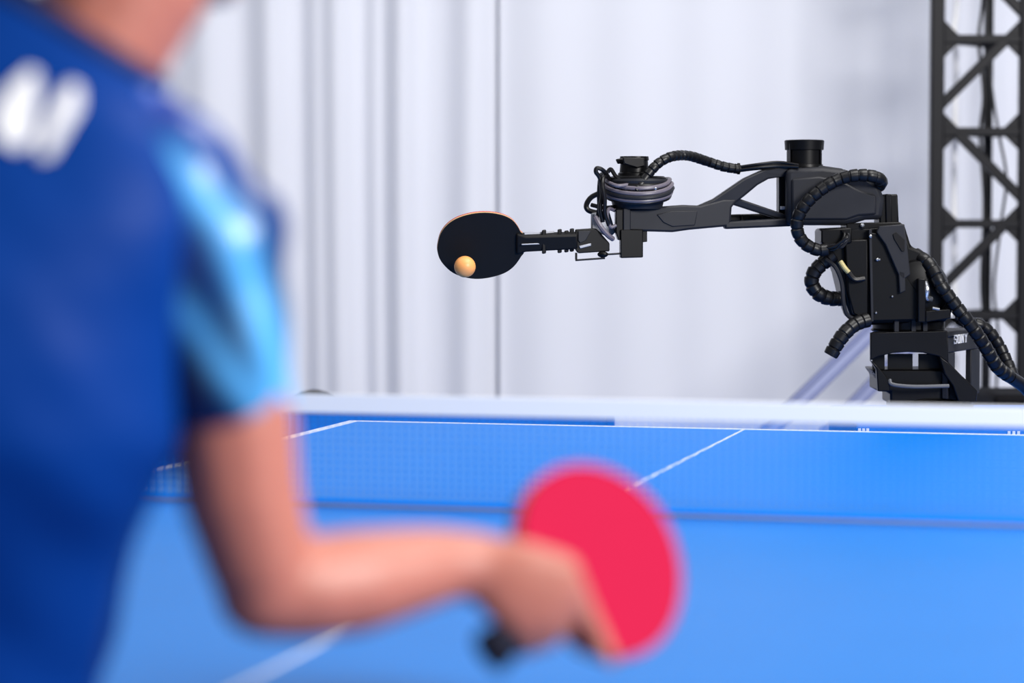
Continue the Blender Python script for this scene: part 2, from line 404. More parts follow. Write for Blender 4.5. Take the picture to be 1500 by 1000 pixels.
# upper arm body
body = pr('arm_body', [(1152,247),(1205,244),(1238,248),(1270,258),(1288,272),(1296,290),(1293,321),(1268,322),(1255,326),(1240,330),(1152,330)], 0, .10, 'robot_graphite', bevel=.009, d=DR-.05)
pr('side_panel', [(1160,262),(1200,258),(1232,264),(1262,280),(1284,286),(1284,314),(1258,316),(1240,322),(1160,322)], 0, .01, 'robot_graphite', body, .004, d=DR-.056)
pr('end_block', [(1290,285),(1315,284),(1317,328),(1288,328)], 0, .075, 'robot_black', body, .003, d=DR-.04)
pr('end_plate', [(1297,284),(1306,284),(1307,328),(1298,328)], 0, .08, 'robot_dark', body, .002, d=DR-.044)
pr('hinge_seat', [(1240,327),(1318,325),(1326,331),(1240,338)], 0, .09, 'robot_black', body, .002, d=DR-.05)
obj('hinge_bolt', lathe(W(1263,330,DR-.052), -AWAY, [(0,.004),(.004,.004),(.006,.002)], 12), 'chrome', body)
obj('motor', vcyl(1178, 205, 245, DR, prof=[(0,.037),(.1,.036),(.12,.034),(.62,.034),(.64,.0375),(.97,.0385),(1,.036)]), 'robot_black', body)
for x in (1156, 1161, 1202): pr('motor_rib', [(x,210),(x+2,210),(x+2,240),(x,240)], 0, .03, 'robot_graphite', body, .0006, d=DR-.022)
# fore-arm: box end, arched top chord, brace and bottom chord
link = pr('forearm_end', [(916,306),(1000,300),(1026,301),(1060,292),(1080,292),(1072,304),(1070,331),(1010,336.5),(985,340),(916,338)], -.03, .06, 'robot_graphite', bevel=.004)
pr('forearm_end_cap', [(913,305),(924,304),(924,339),(913,339)], -.034, .068, 'robot_graphite', link, .002)
pr('recess', [(962,314),(985,309),(1022,309),(1018,330),(985,332),(972,326)], -.0325, .004, 'robot_graphite', link, .0015)
pr('top_chord', [(1016,304),(1046,291),(1068,276),(1090,261),(1117,248.5),(1150,242.5),(1205,242.5),(1236,247),(1236,258),(1152,258),(1126,262),(1110,271),(1092,286),(1078,297),(1060,306)], -.028, .05, 'robot_graphite', bevel=.004)
pr('brace', [(1074,291),(1081,290),(1166,319),(1166,328),(1140,321),(1072,299)], -.02, .03, 'robot_graphite', bevel=.003)
pr('bottom_chord', [(1062,325),(1168,318.5),(1168,331),(1062,335.5)], -.03, .05, 'robot_graphite', bevel=.004)
pr('rear_chord', [(1066,314),(1150,312),(1150,321),(1066,325)], .045, .02, 'robot_black', bevel=.003)
pr('rear_web', [(1085,314),(1090,314),(1090,330),(1085,330)], .04, .02, 'robot_black', bevel=.002)
pr('end_post', [(1141,252),(1155,250),(1155,322),(1141,320)], -.015, .05, 'robot_black', bevel=.002)
pr('post_clip', [(1143,302),(1153,302),(1153,307),(1143,307)], -.022, .01, 'steel_light', bevel=.001)
# wrist: cup-shaped joint, motor on top, cable coil
DW = DA(930)
cup = obj('wrist_joint', vcyl(934, 262, 306, DW, prof=[(0,.046),(.25,.050),(.6,.056),(.92,.060),(1,.058)]), 'robot_graphite', rb)
obj('rim_disc', vcyl(934, 258, 264, DW, prof=[(0,.054),(.6,.054),(1,.05)]), 'robot_black', cup)
mt = obj('motor', vcyl(929, 229, 262, DW, prof=[(0,.032),(.25,.031),(.3,.028),(.8,.026),(.84,.028),(1,.027)]), 'robot_black', cup)
pr('motor_tab', [(902,233),(914,231),(914,239),(905,240)], -.012, .02, 'robot_black', mt, .002)
pr('motor_cap', [(912,230),(944,231),(945,243),(934,246),(914,240)], -.034, .01, 'robot_dark', mt, .002)
for x in (917, 930, 945, 960): obj('screw', sphere(W(x, 276, DW-.054), .0035, u=10, v=6), 'chrome', cup)
def ellipse_arc(cx, cy, rx, rd, y_drop, a0, a1, n=9):
    out = []
    for k in range(n):
        a = math.radians(a0 + (a1-a0)*k/(n-1))
        p = W(cx, cy, DW) + RIGHT*(rx*S*math.cos(a)) - AWAY*(rd*math.sin(a)) - UPC*(y_drop*S*max(0, math.sin(a)))
        out.append(p)
    return out
for cy, rx, rd, dr, r, mm in ((262,46,.060,14,.0042,'wire_mauve'),(268,49,.063,16,.0045,'wire_mauve'),(274,50,.064,16,.0045,'robot_graphite'),(280,48,.062,14,.0045,'wire_mauve'),(266,44,.058,6,.0036,'wire_black'),(286,46,.060,11,.004,'wire_black')):
    obj('coiled_wire', tube(ellipse_arc(934, cy, rx, rd, dr, 205, -25), r, 8), mm, cup)
for pts, r, mm in (
    ([(893,262,-.03),(884,250,-.05),(875,246,-.055),(873,252,-.055),(879,262,-.05),(882,285,-.05),(879,305,-.05),(883,325,-.045)], .0042, 'wire_black'),
    ([(897,264,-.02),(886,258,-.045),(883,270,-.06),(886,292,-.06),(886,312,-.055),(892,330,-.05)], .004, 'wire_black'),
    ([(889,258,-.01),(880,256,-.03),(877,280,-.04),(877,304,-.04),(874,322,-.03)], .0035, 'robot_graphite'),
    ([(880,282,.0),(866,289,.0),(859,300,.0),(862,308,.0),(876,312,.0)], .005, 'wire_black'),
    ([(900,308,-.03),(892,306,-.045),(889,318,-.05),(894,332,-.05),(902,330,-.045)], .0035, 'wire_mauve'),
    ([(872,318,-.045),(880,332,-.055),(890,344,-.055),(898,350,-.045)], .005, 'wire_mauve'),
    ([(893,268,-.05),(905,272,-.062),(925,270,-.05)], .0035, 'wire_mauve'),
    ([(890,252,-.03),(895,248,-.03),(902,258,-.035),(912,266,-.04)], .004, 'wire_black'),
    ([(866,300,.01),(884,304,.0),(900,303,-.02)], .004, 'robot_graphite')):
    obj('looped_wire', tube([W(x, y, DW+d) for x, y, d in pts], r, 8), mm, cup)
pr('wrist_drop', [(902,306),(918,306),(918,350),(906,352),(902,340)], -.03, .06, 'robot_black', cup, .002)
pr('wrist_backplate', [(866,312),(892,308),(902,340),(893,348),(866,336)], .0, .03, 'steel_light', cup, .003)
drive = pr('wrist_motor', [(909,336),(942,336),(942,377),(909,378)], -.035, .06, 'robot_black', bevel=.002)
pr('wrist_motor_lug', [(940,338),(948,338),(948,354),(940,355)], -.025, .03, 'robot_black', drive, .001)
grip = pr('bat_clamp', [(843,336),(872,334),(876,337),(893,356),(893,368),(847,371),(843,366)], -.03, .05, 'robot_black', bevel=.002)
pr('clamp_face', [(847,338),(866,338),(858,352),(850,356),(847,352)], -.033, .005, 'robot_graphite', grip, .001)
pr('clamp_face', [(848,360),(866,356),(866,360),(850,364)], -.033, .005, 'steel_light', grip, .001)
obj('bracket_rod', tube([W(844,370,DA(844)-.03), W(844,380,DA(844)-.03)], .0022, 8), 'wire_black', grip)
obj('bracket_rod', tube([W(843,381,DA(844)-.03), W(886,378,DA(886)-.03)], .0018, 8), 'wire_black', grip)
obj('bracket_rod', tube([W(882,373,DA(880)-.03), W(912,371,DA(910)-.03)], .0018, 8), 'wire_black', grip)
obj('bracket_knob', sphere(W(883,372.5,DA(883)-.03), .008, scale=(1.3,1,.75)), 'robot_black', grip)
# handle clamp along the bat grip
pr('grip_sleeve', [(812,343),(846,341),(846,364),(812,366)], -.016, .032, 'robot_black', grip, .002)
for x, y0, y1 in ((797,337,371),(820,336,370),(830,338,369),(838,335,368)):
    pr('grip_ring', [(x-3,y0),(x+3,y0-1),(x+3,y1),(x-3,y1+1)], -.022, .044, 'robot_dark', grip, .002)
pr('grip_pale_strip', [(764,357),(811,355),(811,357),(764,359)], -.0205, .003, 'steel_light', grip, .0006)  # highlight line along the black grip, built as a thin pale strip
pr('grip_pale_strip', [(768,340),(812,338),(812,342),(768,344)], -.014, .006, 'steel_light', grip, .0008)
# cables of the robot
obj('hose', hose([W(930,280,DW-.055), W(940,268,DW-.05), W(952,252,DW-.045), W(966,238,DW-.04), W(985,229,DW-.03), W(1008,228,DA(1008)-.02), W(1035,236,DA(1035)), W(1060,244,DA(1060)), W(1084,248,DA(1084))], .0098, .013), 'hose_black', rb, label='ribbed cable sleeve arching over the fore-arm')
obj('hose_tie', lathe(W(1080,247,DA(1084)), RIGHT, [(0,.011),(.005,.011)], 16), 'rubber_black', rb)
for dy, dd in ((-3,0),(0,.008),(3,-.004),(5,.004)):
    obj('wire', tube([W(1080,247+dy*.7,DA(1080)+dd), W(1110,243+dy*.8,DA(1110)+dd-.02), W(1140,240.5+dy,DA(1140)+dd-.03), W(1170,243+dy*.5,DR-.045+dd)], .0028, 8), 'wire_black', rb)
obj('hose', hose([W(1262,268,DR-.02), W(1284,273,DR-.03), W(1291,265,DR-.055), W(1278,258,DR-.075), W(1252,257,DR-.08), W(1228,263,DR-.08), W(1205,276,DR-.085), W(1184,294,DR-.088), W(1170,316,DR-.088), W(1168,338,DR-.085), W(1178,356,DR-.08), W(1198,366,DR-.075), W(1214,365,DR-.075)], .0125, .0165), 'hose_black', rb, label='thick ribbed cable sleeve looping in front of the arm body')
for k, (x, y, dd) in enumerate(((1232,360,0),(1238,356,.006),(1240,351,-.006),(1234,364,.01))):
    obj('wire', tube([W(1208,366-k*1.5,DR-.075+dd), W(1222,365-k*2,DR-.085+dd), W(x,y-3,DR-.09+dd), W(1237+k*2,342+k,DR-.08+dd), W(1228+3*k,336,DR-.06)], .003, 8), ('wire_black','robot_graphite')[k % 2], rb)
obj('hose', hose([W(1222,372,DR-.05), W(1207,384,DR-.05), W(1193,398,DR-.05), W(1189,415,DR-.05), W(1199,430,DR-.05), W(1216,437,DR-.045), W(1238,437,DR-.035)], .0145, .015), 'hose_black', rb, label='ribbed cable sleeve bulging out left of the shoulder')
obj('hose', hose([W(1272,468,DR-.06), W(1254,474,DR-.07), W(1240,485,DR-.08), W(1228,500,DR-.085), W(1216,521,DR-.085)], .0145, .015), 'hose_black', rb, label='short ribbed cable sleeve hanging free at the lower left')
obj('hose', hose([W(1340,372,DR-.03), W(1362,388,DR-.06), W(1380,420,DR-.08), W(1400,448,DR-.08), W(1422,476,DR-.08), W(1442,506,DR-.07), W(1460,536,DR-.05), W(1480,552,DR-.02)], .0135, .0175), 'hose_black', rb, label='lower of two ribbed cable sleeves sloping down to the truss')
obj('hose', hose([W(1385,450,DR+.02), W(1412,470,DR+.03), W(1440,478,DR+.03), W(1460,500,DR+.03), W(1474,528,DR+.02), W(1484,553,DR)], .0125, .0165), 'hose_black', rb, label='upper of two ribbed cable sleeves sloping down to the truss')
obj('hose', tube([W(1480,552,DR-.02), W(1500,566,DR+.02), W(1516,584,DR+.05), W(1528,592,DR+.05)], .0125, 12), 'hose_black', rb)

# bat held by the robot
bn = (AWAY + UPC*.30 - RIGHT*.10).normalized(); bp0 = W(700, 360, DA(740)-.004)
out = [(640.8,367),(642,355),(646,342),(655,330),(668,321),(685,315),(704,312),(722,312.5),(738,316),(750,322),(758,331),(763,340),(767,345),(768,368),(764,375),(758,384),(751,392),(741,399),(728,404),(712,407.5),(696,408.5),(680,406),(664,400),(652,390),(644,379)]
def smooth_closed(P, n=3):
    N = len(P); o = []
    for i in range(N):
        a, b, c, d = [Vector((*P[(i+k) % N], 0)) for k in (-1, 0, 1, 2)]
        for k in range(n):
            t = k/n; v = .5*((2*b)+(c-a)*t+(2*a-5*b+4*c-d)*t*t+(3*b-a-3*c+d)*t**3); o.append((v.x, v.y))
    return o
so = smooth_closed(out); pts = [onplane(x, y, bp0, bn) for x, y in so]
rbat = empty('table_tennis_bat', bp0, 'bat with black rubber facing the camera, clamped to the robot arm', 'bat')
obj('black_rubber', add_poly(NB(), pts, bn*.0035), 'rubber_black', rbat, bevel=.0006)
obj('blade', add_poly(NB(), [p + bn*.0036 for p in pts], bn*.006), 'bat_wood', rbat, bevel=.0006)
obj('red_rubber', add_poly(NB(), [p + bn*.0097 for p in pts], bn*.0035), 'rubber_red', rbat, bevel=.0006)
hp = [onplane(x, y, bp0, bn) for x, y in ((756,341),(770,344),(846,342),(846,364),(770,368),(756,372))]
obj('handle', add_poly(NB(), [p - bn*.007 for p in hp], bn*.024), 'rubber_black', rbat, bevel=.004)

# ball
bc = W(681, 390.5, DA(740)-.046)
ball = obj('table_tennis_ball', sphere(bc, .02, u=32, v=20), 'ball_orange')
tag(ball, 'orange ball in mid-air against the robot\'s black bat', 'ball')

# ------------------------------------------------------------ truss tower, cables, case, braces
TD = 6.9; TS = TD/FPX
tr = empty('lattice_truss', (W(1436, 500, TD).x, W(1436, 500, TD).y, 0), 'black triangular lattice truss tower behind the robot', 'truss')
PL = W(1371, 300, TD); PR_ = W(1501, 300, TD); PM = W(1446, 300, TD+.2)
for p in (PL, PR_, PM):
    bm = NB(); k = .024 if p is PM else .036; add_box(bm, (p.x, p.y, 1.3), k, k, 2.6, VIEWAX); obj('post', bm, 'truss_black', tr, bevel=.004)
bm = NB(); cc = (PL+PR_+PM)/3; add_box(bm, (cc.x, cc.y, .01), .4, .4, .02, VIEWAX); obj('base_plate', bm, 'truss_black', tr, bevel=.003)
def bar(a, b, r, name):
    ax = (b-a).normalized(); x, y = frame_for(ax)
    bm = NB(); add_box(bm, (a+b)/2, r, r, (b-a).length, (x, y, ax)); return obj(name, bm, 'truss_black', tr, bevel=.002)
step = 134.5*TS; zref = W(1436, 57, TD).z
levels = [zref + step*k for k in range(-7, 6) if .08 < zref + step*k < 2.55]
fa = (PR_-PL); fa.z = 0; fa.normalize()
for i, z in enumerate(levels):
    for (p, q, front) in ((PL, PR_, True), (PR_, PM, False), (PM, PL, False)):
        a = Vector((p.x, p.y, z)); b = Vector((q.x, q.y, z)); bar(a, b, .022, 'crossbar')
        if i+1 < len(levels):
            k = round((z-zref)/step)
            lo, hi = (p, q) if k % 2 else (q, p)
            if front:
                dr = Vector((hi.x-lo.x, hi.y-lo.y, 0)).normalized()
                bar(Vector((lo.x, lo.y, z+.06)), Vector((hi.x, hi.y, levels[i+1]-.004)) - dr*.055, .026, 'diagonal')
        if front:
            for s, p0 in ((1, PL), (-1, PR_)):
                for u in (1, -1):
                    o0 = Vector((p0.x, p0.y, z)) + fa*s*.016 - AWAY*.006
                    add = add_poly(NB(), [o0, o0+fa*s*.042, o0+fa*s*.042+UPC*u*.010, o0+UPC*u*.052], AWAY*.012)
                    obj('gusset', add, 'truss_black', tr, bevel=.001)
def cable(pts, r, m, label):
    tag(obj('cable', tube(pts, r, 8), m), label, 'cable', 'cables running up the truss')
cable([W(x, y, TD+.12) for x, y in ((1447,-120),(1440,0),(1434,60),(1441,140),(1436,200),(1442,300),(1438,420),(1446,520),(1440,640),(1440,760))], .005, 'wire_black', 'thick black cable hanging inside the truss tower beside its rear post')
cable([W(x, y, TD+.05) for x, y in ((1452,-120),(1446,20),(1452,120),(1462,190),(1474,260),(1466,330),(1456,420),(1462,500),(1456,640),(1458,760))], .004, 'wire_black', 'thin black cable bowing towards the outer post inside the truss')
cable([W(x, y, TD+.16) for x, y in ((1404,-120),(1402,-20),(1400,20),(1397,48),(1400,100),(1397,300),(1400,640),(1400,760))], .009, 'print_white', 'white cable hanging inside the truss tower near its inner post')

cs = W(1500, 571, 6.2); e = empty('equipment_case', (cs.x, cs.y, 0), 'black equipment case at the foot of the truss tower', 'case')
bm = NB(); add_box(bm, (cs.x, cs.y, cs.z/2-.03), .19, .26, cs.z-.06, VIEWAX); obj('body', bm, 'case_black', e, bevel=.01)
bm = NB(); add_box(bm, (cs.x, cs.y, cs.z-.03), .196, .266, .056, VIEWAX); ld = obj('lid', bm, 'case_black', e, bevel=.012)
bm = NB(); q = cs - AWAY*.136; add_box(bm, (q.x, q.y, cs.z-.06), .03, .012, .04, VIEWAX); obj('latch', bm, 'table_steel', e, bevel=.002)
ds = W(460, 571, 6.3); e = empty('floor_speaker', (ds.x, ds.y, 0), 'dark round-topped object peeping over the net tape beside the player\'s sleeve', 'speaker')
obj('body', lathe(Vector((ds.x, ds.y, 0)), UPC, [(0,.055),(.02,.06),(ds.z-.04,.058),(ds.z-.018,.05),(ds.z-.006,.032),(ds.z,.01)], 28), 'case_black', e)
obj('base_ring', lathe(Vector((ds.x, ds.y, 0)), UPC, [(0,.09),(.012,.09),(.02,.07)], 28), 'case_black', e)

def brace(p0, p1, wd, label):
    a = W(*p0); b = W(*p1); ax = (b-a).normalized(); n = AWAY; x = ax.cross(n).normalized(); n = x.cross(ax).normalized()
    e = empty('support_brace', (a.x, a.y, a.z), label, 'brace', 'pale struts behind the robot')
    bm = NB(); add_box(bm, (a+b)/2, wd, .02, (b-a).length, (x, n, ax)); obj('web', bm, 'brace_grey', e, bevel=.002)
    for s in (-1, 1):
        bm = NB(); add_box(bm, (a+b)/2 + x*s*wd/2, .012, .034, (b-a).length, (x, n, ax)); obj('flange', bm, 'brace_edge', e, bevel=.002)
brace((715,1030,5.95), (1367,397,6.86), .030, 'pale grey sloping strut nearer the bat, behind the robot base')
brace((838,1022,6.05), (1366,472,6.86), .024, 'pale grey sloping strut mostly hidden by the robot base')

# ------------------------------------------------------------ the player
pc = W(-150, 900, 1.80)
person = empty('person', (pc.x, pc.y, 0), 'blurred player in blue shirt seen from behind, swinging a red bat', 'person')
def blob_mesh(name, chains, voxel, m, parent, smooth_it=8):
    """union of tapering limbs grown into one continuous skin"""
    bm = NB()
    for ch in chains:
        for (p0, r0), (p1, r1) in zip(ch[:-1], ch[1:]):
            L = (p1-p0).length; n = max(1, int(L/(min(r0, r1)*.3)))
            for k in range(n+1):
                t = k/n; bmesh.ops.create_icosphere(bm, subdivisions=2, radius=r0+(r1-r0)*t, matrix=Matrix.Translation(p0.lerp(p1, t)))
    o = obj(name, bm, m, parent, smooth=False)
    r = o.modifiers.new('remesh', 'REMESH'); r.mode = 'VOXEL'; r.voxel_size = voxel; r.use_smooth_shade = True
    s = o.modifiers.new('smooth', 'SMOOTH'); s.factor = .5; s.iterations = smooth_it
    bpy.context.view_layer.update()
    me = bpy.data.meshes.new_from_object(o.evaluated_get(DEPS())); o.modifiers.clear(); old = o.data; o.data = me; bpy.data.meshes.remove(old)
    if not me.materials: me.materials.append(MATS[m])
    for p in me.polygons: p.use_smooth = True
    return o
def PD_(d): return d + max(0, 1.93-d)*.4                     # how deep the player's body stands
def J(px, py, d, r): d = PD_(d); return (W(px, py, d), r*d/FPX)          # joint: pixel, depth, radius in px
def chain(*js): return [J(*j) for j in js]
chains = []
# right arm
chains.append(chain((262,300,1.67,74), (292,370,1.67,88), (320,480,1.67,92), (338,620,1.675,97), (352,720,1.68,92), (378,810,1.69,84), (398,862,1.70,76)))
chains.append(chain((386,866,1.695,72), (450,860,1.72,80), (520,852,1.755,80), (590,838,1.79,69), (650,827,1.82,57), (700,826,1.838,50)))
# hand: palm fan, index on the rubber, three curled fingers, thumb behind the handle
wr = (702, 828, 1.832, 44)
chains.append(chain(wr, (770,824,1.834,34), (828,834,1.838,25)))
chains.append(chain(wr, (768,846,1.830,34), (818,868,1.834,26)))
chains.append(chain(wr, (756,870,1.828,34), (800,900,1.832,25)))
chains.append(chain((704,838,1.832,40), (738,886,1.826,32), (770,922,1.830,23)))
chains.append(chain((828,832,1.838,23), (856,892,1.870,19), (876,932,1.874,17), (894,964,1.874,15)))
chains.append(chain((818,868,1.834,24), (830,904,1.868,20), (806,926,1.914,18), (778,908,1.920,16)))
chains.append(chain((800,900,1.832,23), (804,934,1.866,19), (776,944,1.906,17), (756,922,1.912,15)))
chains.append(chain((770,922,1.830,21), (770,948,1.860,17), (746,950,1.892,15), (732,930,1.896,14)))
chains.append(chain((704,818,1.85,38), (752,812,1.885,27), (794,818,1.922,21), (832,814,1.950,17), (852,800,1.962,15)))
# left arm (out of the frame)
chains.append(chain((-330,300,1.68,92), (-400,470,1.68,92), (-440,640,1.70,88), (-460,800,1.74,76)))
chains.append(chain((-460,800,1.74,76), (-420,800,1.82,74), (-340,796,1.93,48)))
for i, (dx, dy) in enumerate(((60,-26),(66,-4),(62,18),(54,38))):
    chains.append(chain((-340,796,1.93,40), (-290,790+dy*.6,1.97,25), (-290+dx*.6,792+dy,2.00,17), (-290+dx,806+dy,1.995,14)))
chains.append(chain((-338,780,1.93,34), (-300,748,1.95,21), (-270,730,1.96,17)))
# neck, head
chains.append(chain((60,190,1.70,110), (108,120,1.715,106), (150,50,1.73,112), (188,-30,1.745,122), (212,-120,1.76,128)))
hd = W(228, -262, PD_(1.77))
face = (AWAY*.80 + RIGHT*.60 - UPC*.12).normalized(); hs = face.cross(UPC).normalized(); hu = hs.cross(face).normalized()
def H(f, s, u): return hd + face*f + hs*s + hu*u
chains.append([(H(-.03,0,.03), .085), (H(.02,0,.045), .083)])
chains.append([(H(.0,0,-.02), .074), (H(.045,0,-.065), .045), (H(.07,0,-.095), .026)])
for s in (-1, 1):
    chains.append([(H(-.005,s*.055,-.055), .022), (H(.06,s*.02,-.098), .02)])
    chains.append([(H(.078,s*.030,.022), .012), (H(.085,s*.012,.024), .010)])
    chains.append([(H(-.015,s*.082,.015), .014), (H(-.012,s*.086,-.02), .010)])
    chains.append([(H(.066,s*.045,-.02), .022), (H(.05,s*.055,-.03), .022)])
chains.append([(H(.095,0,.015), .008), (H(.112,0,-.022), .013)])
chains.append([(H(.088,-.016,-.052), .009), (H(.093,0,-.052), .010), (H(.088,.016,-.052), .009)])
# trunk (inside the shirt), pelvis, legs
chains.append(chain((60,190,1.70,110), (-30,330,1.68,190), (-115,560,1.655,195), (-165,800,1.69,180), (-205,1040,1.745,170)))
chains.append(chain((-290,300,1.69,95), (-30,300,1.69,150), (225,300,1.68,70)))
hip = W(-205, 1060, PD_(1.75))
feet = []
for s in (-1, 1):
    h0 = hip + RIGHT*s*.075 - UPC*.10; kn = Vector((h0.x, h0.y, 0)) + AWAY*.16 + RIGHT*s*.07 + UPC*.44
    an = Vector((h0.x, h0.y, 0)) + RIGHT*s*.13 - AWAY*.03 + UPC*.085; feet.append((an, s))
    chains.append([(h0, .085), (h0.lerp(kn, .5), .072), (kn, .054), (kn.lerp(an, .3), .056), (an, .038)])
    chains.append([(an, .036), (an + AWAY*.10 - UPC*.045, .03), (an + AWAY*.17 - UPC*.05, .026)])
    chains.append([(an, .036), (an - AWAY*.03 - UPC*.045, .034)])
bodyo = blob_mesh('body', chains, .0042, 'skin', person, 7)
# eyes, hair
for s in (-1, 1):
    ey = obj('eye', sphere(H(.073, s*.032, .004), .0115, u=16, v=10), 'eye_white', person)
    obj('pupil', sphere(H(.0805, s*.032, .004), .0052, u=12, v=8), 'eye_dark', ey)
hairc = [[(H(-.035,0,.045), .091), (H(.015,0,.062), .086)], [(H(-.06,0,-.01), .072), (H(-.05,0,-.05), .05)]]
blob_mesh('hair', hairc, .0045, 'hair_black', person, 10)

# shirt: lofted trunk with soft folds
def ring(cx, cy, d, hw, hd_, tilt=0, n=48, fold=0, seed=0, yawr=0):
    d = PD_(d); c = W(cx, cy, d); s = d/FPX; rv = (RIGHT - UPC*(tilt/max(1, hw))) ; av = AWAY; pts = []
    for k in range(n):
        a = 2*math.pi*k/n; ca, sa = math.cos(a), math.sin(a)
        q = .80
        x = math.copysign(abs(ca)**q, ca); y = math.copysign(abs(sa)**q, sa)
        p = c + rv*(hw*s*x) + av*(hd_*y)
        if fold:
            f = noise.noise(Vector((p.dot(RIGHT)*9 + p.z*7, p.dot(AWAY)*6, p.z*3.2 + seed)))*fold + noise.noise(Vector((p.dot(RIGHT)*24 + p.z*17, p.dot(AWAY)*15, p.z*7 + seed)))*fold*.4
            p += (p-c).normalized()*f
        pts.append(p)
    return pts
rows = [(-215,1160,1.76,345,.118,0),(-205,1080,1.755,340,.116,0),(-193,1000,1.745,325,.112,0),(-172,900,1.72,336,.110,0),(-148,800,1.69,350,.112,0),(-130,720,1.665,362,.116,0),(-118,640,1.645,372,.120,0),(-100,520,1.64,372,.122,0),(-80,410,1.645,362,.120,8),(-50,310,1.66,346,.114,20),(-8,225,1.68,300,.102,40),(38,152,1.70,236,.090,60),(72,95,1.715,180,.072,80),(92,55,1.72,150,.060,88),(100,38,1.724,140,.057,86)]
fine = []
for i in range(len(rows)-1):
    for k in range(5):
        t = k/5; fine.append([rows[i][j]*(1-t)+rows[i+1][j]*t for j in range(6)])
fine.append(list(rows[-1]))
bm = NB(); add_rings(bm, [ring(*f[:5], tilt=f[5], n=72, fold=(.015 if i < len(fine)-12 else .003)) for i, f in enumerate(fine)], False, False)
shirt = obj('shirt', bm, 'shirt_blue', person)
sm = shirt.modifiers.new('smooth', 'SMOOTH'); sm.factor = .5; sm.iterations = 3
so_ = shirt.modifiers.new('cloth', 'SOLIDIFY'); so_.thickness = .002; so_.offset = 0
bm = NB(); add_rings(bm, [ring(96,46,1.722,150,.062,tilt=88,n=48), ring(103,32,1.725,146,.061,tilt=88,n=48), ring(107,24,1.727,137,.056,tilt=86,n=48)], False, False)
cl = obj('collar', bm, 'collar_navy', shirt); q = cl.modifiers.new('cloth', 'SOLIDIFY'); q.thickness = .003
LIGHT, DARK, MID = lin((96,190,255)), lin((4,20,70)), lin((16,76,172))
def sleeve(path, mirror=False):
    P = [(Vector((x, y, PD_(d))), r) for x, y, d, r in path]; n = 48; rings = []; info = []
    N = 8; pts = []
    for i in range(len(P)-1):
        for k in range(N): t = k/N; pts.append((P[i][0].lerp(P[i+1][0], t), P[i][1]*(1-t)+P[i+1][1]*t))
    pts.append(P[-1]); C3 = [W(*p) for p, r in pts]
    for i, c in enumerate(C3):
        t = (C3[min(i+1, len(C3)-1)] - C3[max(i-1, 0)]).normalized(); av = (AWAY - t*AWAY.dot(t)).normalized(); rv = av.cross(t).normalized()
        if rv.dot(RIGHT) < 0: rv = -rv
        r = pts[i][1]*pts[i][0].z/FPX; row = []
        for k in range(n):
            a = 2*math.pi*k/n; p = c + (rv*math.cos(a) + av*math.sin(a))*r
            f = noise.noise(Vector((p.dot(RIGHT)*16 - p.z*16, p.dot(AWAY)*9, p.z*6+4)))*.011
            row.append(p + (p-c).normalized()*f); info.append((i/(len(C3)-1), math.cos(a)))
        rings.append(row)
    bm = NB(); add_rings(bm, rings, False, False); bm.verts.ensure_lookup_table()
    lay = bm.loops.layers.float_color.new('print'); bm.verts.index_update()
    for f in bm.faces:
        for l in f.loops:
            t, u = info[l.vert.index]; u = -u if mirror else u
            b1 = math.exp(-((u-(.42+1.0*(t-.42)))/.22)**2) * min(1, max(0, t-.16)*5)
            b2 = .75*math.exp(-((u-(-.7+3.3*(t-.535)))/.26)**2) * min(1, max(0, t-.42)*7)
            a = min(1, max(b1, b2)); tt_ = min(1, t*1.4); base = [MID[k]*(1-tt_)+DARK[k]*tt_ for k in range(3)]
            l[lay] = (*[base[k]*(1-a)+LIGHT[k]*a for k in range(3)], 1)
    o = obj('sleeve', bm, 'sleeve_bands', shirt, label='sleeve with light blue diagonal bands')
    s = o.modifiers.new('cloth', 'SOLIDIFY'); s.thickness = .002; s.offset = 0
    s = o.modifiers.new('smooth', 'SUBSURF'); s.levels = 1; s.render_levels = 1
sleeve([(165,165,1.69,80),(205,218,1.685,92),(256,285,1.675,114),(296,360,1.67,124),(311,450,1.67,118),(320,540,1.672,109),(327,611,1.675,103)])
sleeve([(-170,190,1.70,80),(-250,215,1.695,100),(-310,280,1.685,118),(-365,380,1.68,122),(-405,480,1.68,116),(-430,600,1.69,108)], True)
# white print on the back, laid on the cloth
bpy.context.view_layer.update()
ev = shirt.evaluated_get(DEPS()); bt = BVHTree.FromObject(shirt, DEPS()); mw = shirt.matrix_world.inverted()
def printmark(poly):
    xs = [p[0] for p in poly]; ys = [p[1] for p in poly]; bm = NB(); N = 9
    def inside(x, y):
        c = False
        for i in range(len(poly)):
            (x0, y0), (x1, y1) = poly[i], poly[i-1]
            if (y0 > y) != (y1 > y) and x < (x1-x0)*(y-y0)/(y1-y0)+x0: c = not c
        return c
    verts = {}; st = 2
    def vert(x, y):
        if (x, y) not in verts:
            o0 = mw @ CAM; d0 = (mw.to_3x3() @ ray(x, y)).normalized(); h = bt.ray_cast(o0, d0)
            verts[(x, y)] = bm.verts.new(shirt.matrix_world @ (h[0] - d0*.003)) if h[0] else None
        return verts[(x, y)]
    for x in range(int(min(xs))//st*st, int(max(xs)), st):
        for y in range(int(min(ys))//st*st, int(max(ys)), st):
            if inside(x+st/2, y+st/2):
                q = [vert(x, y), vert(x+st, y), vert(x+st, y+st), vert(x, y+st)]
                if all(q): bm.faces.new(q)
    o = obj('back_print', bm, 'print_white', shirt, label='white slanted print stroke on the back')
    s = o.modifiers.new('thickness', 'SOLIDIFY'); s.thickness = .001
printmark([(-8,160),(14,126),(42,102),(56,106),(56,140),(46,206),(22,218),(-4,200)])
printmark([(72,172),(102,120),(118,128),(118,156),(76,226),(60,232),(58,214)])
printmark([(-70,190),(-48,170),(-36,240),(-60,250)])
